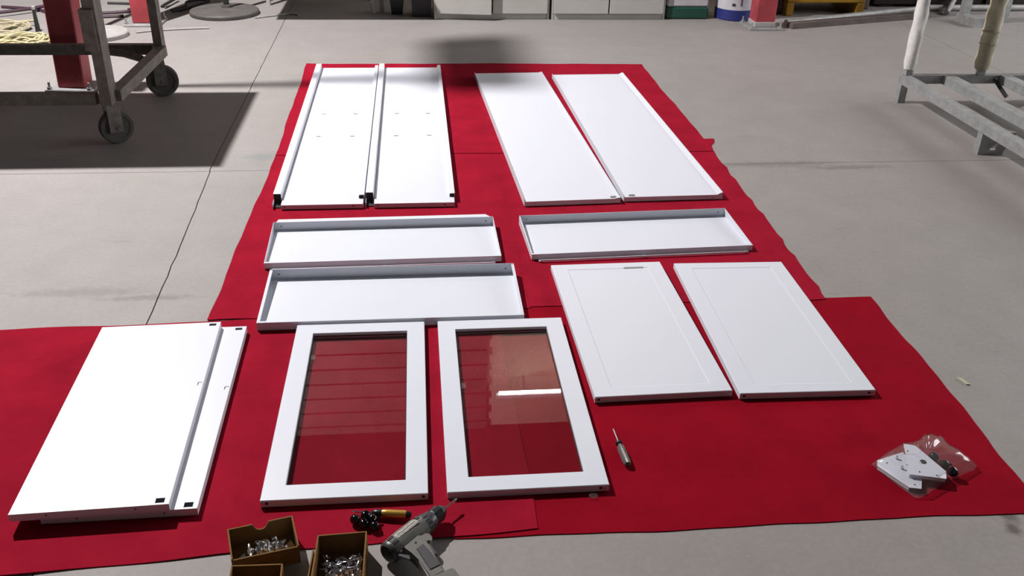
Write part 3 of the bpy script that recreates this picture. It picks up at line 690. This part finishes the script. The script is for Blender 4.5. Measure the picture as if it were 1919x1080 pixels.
# frame and pale pipes behind the rack
ff = thing('pipe_trestle', 'grey square-tube trestle foot standing behind the wrapped uprights', 'trestle', (4.46, 7.14, 0))
obj('foot_bar', sqtube(nb(), (-.02, .17, .035), (.0, -.08, .035), .075, .07), 'galv', ff)
obj('post', sqtube(nb(), (-.02, .12, .0702), (-.02, .12, 1.1), .06), 'galv', ff); obj('post', sqtube(nb(), (.32, .12, 0), (.32, .12, 1.1), .06), 'galv', ff)
obj('cross_bar', sqtube(nb(), (.0102, .12, .24), (.2898, .12, .24), .05), 'galv', ff)
for i, (p, q, r, l) in enumerate((((2.90, 7.13, .026), (4.29, 7.66, .026), .024, 'long weathered grey pipe lying on the floor behind the red column'),
                                  ((4.37, 7.695, .0265), (5.35, 7.712, .0265), .026, 'pale pipe lying level behind the trestle, in front of the dark bin'),
                                  ((4.44, 7.52, .022), (4.66, 7.80, .118), .022, 'short pipe resting across the level pale pipe behind the trestle'))):
    tag(obj('pipe', tube(nb(), [p, q], r, 12), 'pipe', smooth=True), l, 'pipe')
tag(obj('timber_batten', sqtube(nb(), (2.90, 7.04, .022), (4.10, 7.40, .022), .07, .044), 'timber'), 'dark timber batten lying in front of the long grey pipe', 'batten')

# ------------------------------------------------------------------ cabinets and pails along the back
def cabinet(x0, x1, label, ajar):
    r = thing('steel_cabinet', label, 'cabinet', ((x0+x1)/2, 7.345, 0)); X = (x1-x0)/2; H_ = 1.8
    for (n_, d_) in (('side_panel', (-X, -X+.018, 0, .42, 0, H_)), ('side_panel', (X-.018, X, 0, .42, 0, H_)), ('back_sheet', (-X+.0182, X-.0182, .40, .42, .03, H_-.02)),
                     ('top_panel', (-X+.0182, X-.0182, 0, .3998, H_-.02, H_)), ('plinth', (-X+.0182, X-.0182, .004, .024, 0, .045)), ('shelf', (-X+.0182, X-.0182, .026, .3998, .045, .055))):
        bx(n_, d_, 'cab', r, .0015)
    for s in (-1, 1):
        wd = X-.018-.004
        o = bx('door', (0, wd-.002, -.012, .006, .048, H_-.022) if s < 0 else (-wd+.002, 0, -.012, .006, .048, H_-.022), 'cab', r, .002, loc=(s*(X-.0185), -.0075, 0))
        bx('handle', ((wd-.06, wd-.04, -.026, -.0122, .85, 1.0) if s < 0 else (-wd+.04, -wd+.06, -.026, -.0122, .85, 1.0)), 'chrome', o, .002)
        if s < 0 and ajar: o.rotation_euler = (0, 0, -ajar)
    return r
cabinet(.148, 1.050, 'putty steel cabinet with its left door ajar, left of the two at the back', .12)
cabinet(1.066, 1.978, 'putty steel cabinet with both doors shut, right of the two at the back', 0)
pl = thing('square_pail', 'square white tub with a dark green bottom, right beside the closed cabinet', 'pail', (2.165, 7.53, 0))
bx('base', (-.172, .172, -.172, .172, 0, .095), 'green', pl, .012); bx('body', (-.168, .168, -.168, .168, .0955, .42), 'pail', pl, .012); bx('lid', (-.176, .176, -.176, .176, .4205, .455), 'green', pl, .008)
for (x, z, a, h) in ((-.075, .15, .012, .03), (.045, .165, .02, .010), (-.03, .20, .02, .03)): bx('print', (x, x+a, -.1690, -.1684, z, z+h), 'ink', pl)
pl = thing('round_pail', 'round white pail with a blue bottom and dark print, left of the red column', 'pail', (2.575, 7.43, 0))
obj('base', lathe(nb(), [(.150, 0), (.158, .006), (.160, .085)], 32), 'blue', pl, smooth=True); obj('body', lathe(nb(), [(.1585, .0855), (.165, .40), (.168, .405), (.168, .42)], 32), 'pail', pl, smooth=True)
obj('lid', lathe(nb(), [(.170, .421), (.170, .44), (.150, .448)], 32), 'blue', pl, smooth=True)
for (a, da, z, h) in ((-2.05, .16, .118, .020), (-2.05, .14, .205, .025), (-1.63, .05, .12, .09)):
    bm = nb(); rr = [[bm.verts.new((math.cos(a+da*i/4)*R_, math.sin(a+da*i/4)*R_, zz)) for i in range(5)] for R_, zz in ((.1612+.0008*1, z), (.1630+.0008, z+h))]
    for i in range(4): bm.faces.new((rr[0][i], rr[0][i+1], rr[1][i+1], rr[1][i]))
    e = bmesh.ops.extrude_face_region(bm, geom=bm.faces[:]); bmesh.ops.scale(bm, vec=(.994, .994, 1), verts=[v for v in e['geom'] if isinstance(v, bmesh.types.BMVert)])
    obj('print', bm, 'ink', pl)
ym = thing('yellow_machine', 'yellow machine base on two feet over a dark gap, behind the red column', 'machine', (3.36, 7.72, 0))
bx('body', (-.33, .33, -.24, .30, .105, 1.5), 'yellow', ym, .008)
for s in (-1, 1): bx('foot', (s*.30-.03, s*.30+.03, -.24, .30, 0, .1045), 'yellow', ym, .004)
bx('side_cover', (-.52, -.3305, -.16, .30, .0, 1.4), 'timber', ym, .01, label='dark brown side cover')
bx('skid', (.334, .50, .02, .28, 0, .32), 'timber', ym, .01, label='dark brown skid')

sb = thing('steel_bin', 'long dark brown steel bin behind the pipes, right of the yellow machine', 'bin', (4.97, 8.20, 0))
bx('body', (-1.03, 1.03, -.36, .40, .02, 1.1), 'bindark', sb, .01); bx('rim', (-1.06, 1.06, -.39, .43, 1.1002, 1.15), 'bindark', sb, .006)
for x in (-.9, 0, .9): bx('foot', (x-.06, x+.06, -.34, .38, 0, .0198), 'bindark', sb)
for x in (-.6, 0, .6): bx('side_rib', (x-.02, x+.02, -.385, -.3602, .03, 1.09), 'bindark', sb, .003)

# table and bins left of the cabinets
tb = thing('work_table', 'grey work table with splayed legs, left of the dark bins at the back', 'table', (-.33, 7.56, 0))
bx('table_top', (-1.00, .05, -.55, .55, .79, .82), 'tablewhite', tb, .004)
for (x, y, dx, dy) in ((0, 0, -.05, .05), (.070, .05, -.05, .15), (-.85, .30, -.05, .05), (-.05, .50, -.03, -.05)):
    obj('leg', tube(nb(), [(x, y, 0), (x+dx*.6, y+dy*.6, .789)], [.018, .036], 8), 'tablewhite', tb, smooth=True)
t1 = thing('plastic_bin', 'dark teal bin beside the table legs', 'bin', (-.140, 7.56, 0))
obj('bin_body', lathe(nb(), [(.06, 0), (.115, .35), (.12, .36), (.11, .36), (.06, .02)], 4), 'bin1', t1, rz=PI/4); obj('rim', lathe(nb(), [(.118, .352), (.126, .356), (.118, .366)], 4), 'bin1', t1, rz=PI/4)
t1 = thing('plastic_bin', 'dark violet bin right beside the ajar cabinet', 'bin', (.052, 7.50, 0))
obj('bin_body', lathe(nb(), [(.107, 0), (.112, .4), (.103, .4), (.10, .02)], 4), 'bin2', t1, rz=PI/4); obj('rim', lathe(nb(), [(.111, .396), (.118, .40), (.110, .41)], 4), 'bin2', t1, rz=PI/4)

# round stands
def stand(loc, r, m, label, pole_off, hgt=1.5):
    s = thing('round_stand', label, 'stand', loc)
    obj('base', lathe(nb(), [(r-.004, 0), (r, .006), (r, .026), (r-.008, .034), (r-.05, .036), (.05, .040)], 48), m, s, smooth=True)
    obj('collar', lathe(nb(), [(.038, .0402), (.038, .060), (.027, .062)], 16), m, s, pole_off, smooth=True)
    obj('pole', lathe(nb(), [(.022, .0405), (.022, hgt)], 14), 'blackmetal', s, pole_off, smooth=True)
    return s
stand((-1.475, 7.53, 0), .262, 'ironbase', 'dark round cast base with a black pole, on the floor left of the crack', (.01, .05, 0))
stand((-2.215, 6.80, 0), .20, 'palebase', 'pale round base behind the cart post, beside the yellow rope', (-.09, .10, 0))

# ------------------------------------------------------------------ ropes and cables at the back left
def cable(name, pts, r, m, label, cat='cable', sm_=8, n=6): return tag(obj(name, tube(nb(), catmull(pts, sm_), r, n), m, smooth=True), label, cat)
rr = random.Random(12)
def coil(cx_, cy_, rx, ry, turns, r, m, name, label, ang=0, z0=.008):
    pts = []; N_ = int(turns*14)
    jx_, jy_ = rr.uniform(0, 6), rr.uniform(0, 6)
    for i in range(N_+1):
        t = i/14*2*PI; k = 1 - .35*abs(math.sin(i*.21+jx_)); x = rx*k*math.cos(t)+.02*math.sin(i*.9); y = ry*k*math.sin(t)+.03*math.sin(i*.7+jy_)
        pts.append((cx_+x*math.cos(ang)-y*math.sin(ang), cy_+x*math.sin(ang)+y*math.cos(ang), z0 + .05*(i/N_)*(.6+.4*math.sin(i*1.7))))
    return tag(obj(name, tube(nb(), catmull(pts, 3), r, 5), m, smooth=True), label, 'rope')
coil(-2.66, 6.60, .21, .13, 9, .007, 'rope', 'rope', 'pale yellow rope coil on the floor left of the dark red column', .2)
coil(-3.06, 6.90, .34, .15, 9, .010, 'rope2', 'rope', 'straw coloured rope heap at the left picture edge', .25)
cable('rope', [(-3.00, 7.14, .01), (-2.88, 7.16, .02), (-2.75, 7.10, .04), (-2.70, 7.02, .05)], .008, 'rope', 'single pale rope end running up to the short peg', 'rope')
pg = thing('floor_peg', 'short black peg standing on the floor among the ropes', 'peg', (-2.665, 6.93, 0)); obj('peg_body', lathe(nb(), [(.018, 0), (.015, .06), (.011, .15), (.006, .155)], 10), 'blackmetal', pg, smooth=True)
obj('peg_cap', lathe(nb(), [(.014, .1552), (.014, .175), (.006, .18)], 10), 'pipe', pg, smooth=True)
cable('cable', [(-2.62, 7.02, .02), (-2.55, 6.98, .02), (-2.48, 7.0, .012), (-2.44, 7.08, .012), (-2.35, 7.2, .012)], .009, 'cable', 'thick dark cable passing behind the dark red column')
cable('cable', [(-3.20, 7.72, .01), (-2.90, 7.62, .01), (-2.72, 7.44, .010), (-2.50, 7.36, .01), (-2.2, 7.4, .01)], .013, 'cablepurple', 'dark plum cable crossing the pale floor at the top left corner')
cable('cable', [(-3.10, 7.40, .034), (-2.95, 7.52, .034), (-2.80, 7.70, .034), (-2.74, 7.95, .012)], .013, 'cablepurple', 'dark plum cable crossing over another at the top left corner')
cable('cable', [(-2.45, 7.88, .01), (-2.3, 7.86, .01), (-2.16, 7.82, .012), (-2.06, 7.84, .01)], .010, 'cable', 'thin black cable between the cart posts, furthest back')
cable('cable', [(-2.40, 7.50, .01), (-2.22, 7.55, .012), (-2.08, 7.66, .012), (-2.22, 7.62, .012), (-2.10, 7.52, .012)], .012, 'cablepurple', 'tangled plum cable left of the bright red column')
cable('cable', [(-1.90, 7.62, .01), (-1.82, 7.74, .012), (-1.84, 7.92, .012), (-1.76, 8.02, .012), (-1.68, 8.0, .012), (-1.70, 7.90, .012), (-1.80, 7.66, .012), (-1.88, 7.57, .012)], .010, 'cable', 'black cable loop between the red column and the round stand')
cable('cable', [(-2.00, 7.74, .01), (-1.95, 7.86, .03), (-1.93, 8.0, .03), (-1.96, 7.78, .03), (-1.97, 7.70, .03)], .011, 'cable', 'bunched black cable just right of the bright red column')
cable('cable', [(-1.22, 7.36, .008), (-1.1, 7.43, .008), (-.98, 7.50, .008), (-.90, 7.46, .008)], .007, 'pipe', 'pale thin cable across the floor crack right of the round stand')
cable('cable', [(-1.98, 6.88, .008), (-1.9, 6.92, .008), (-1.72, 6.98, .008), (-1.5, 7.02, .008)], .007, 'pipe', 'pale thin cable running from the pale round base')
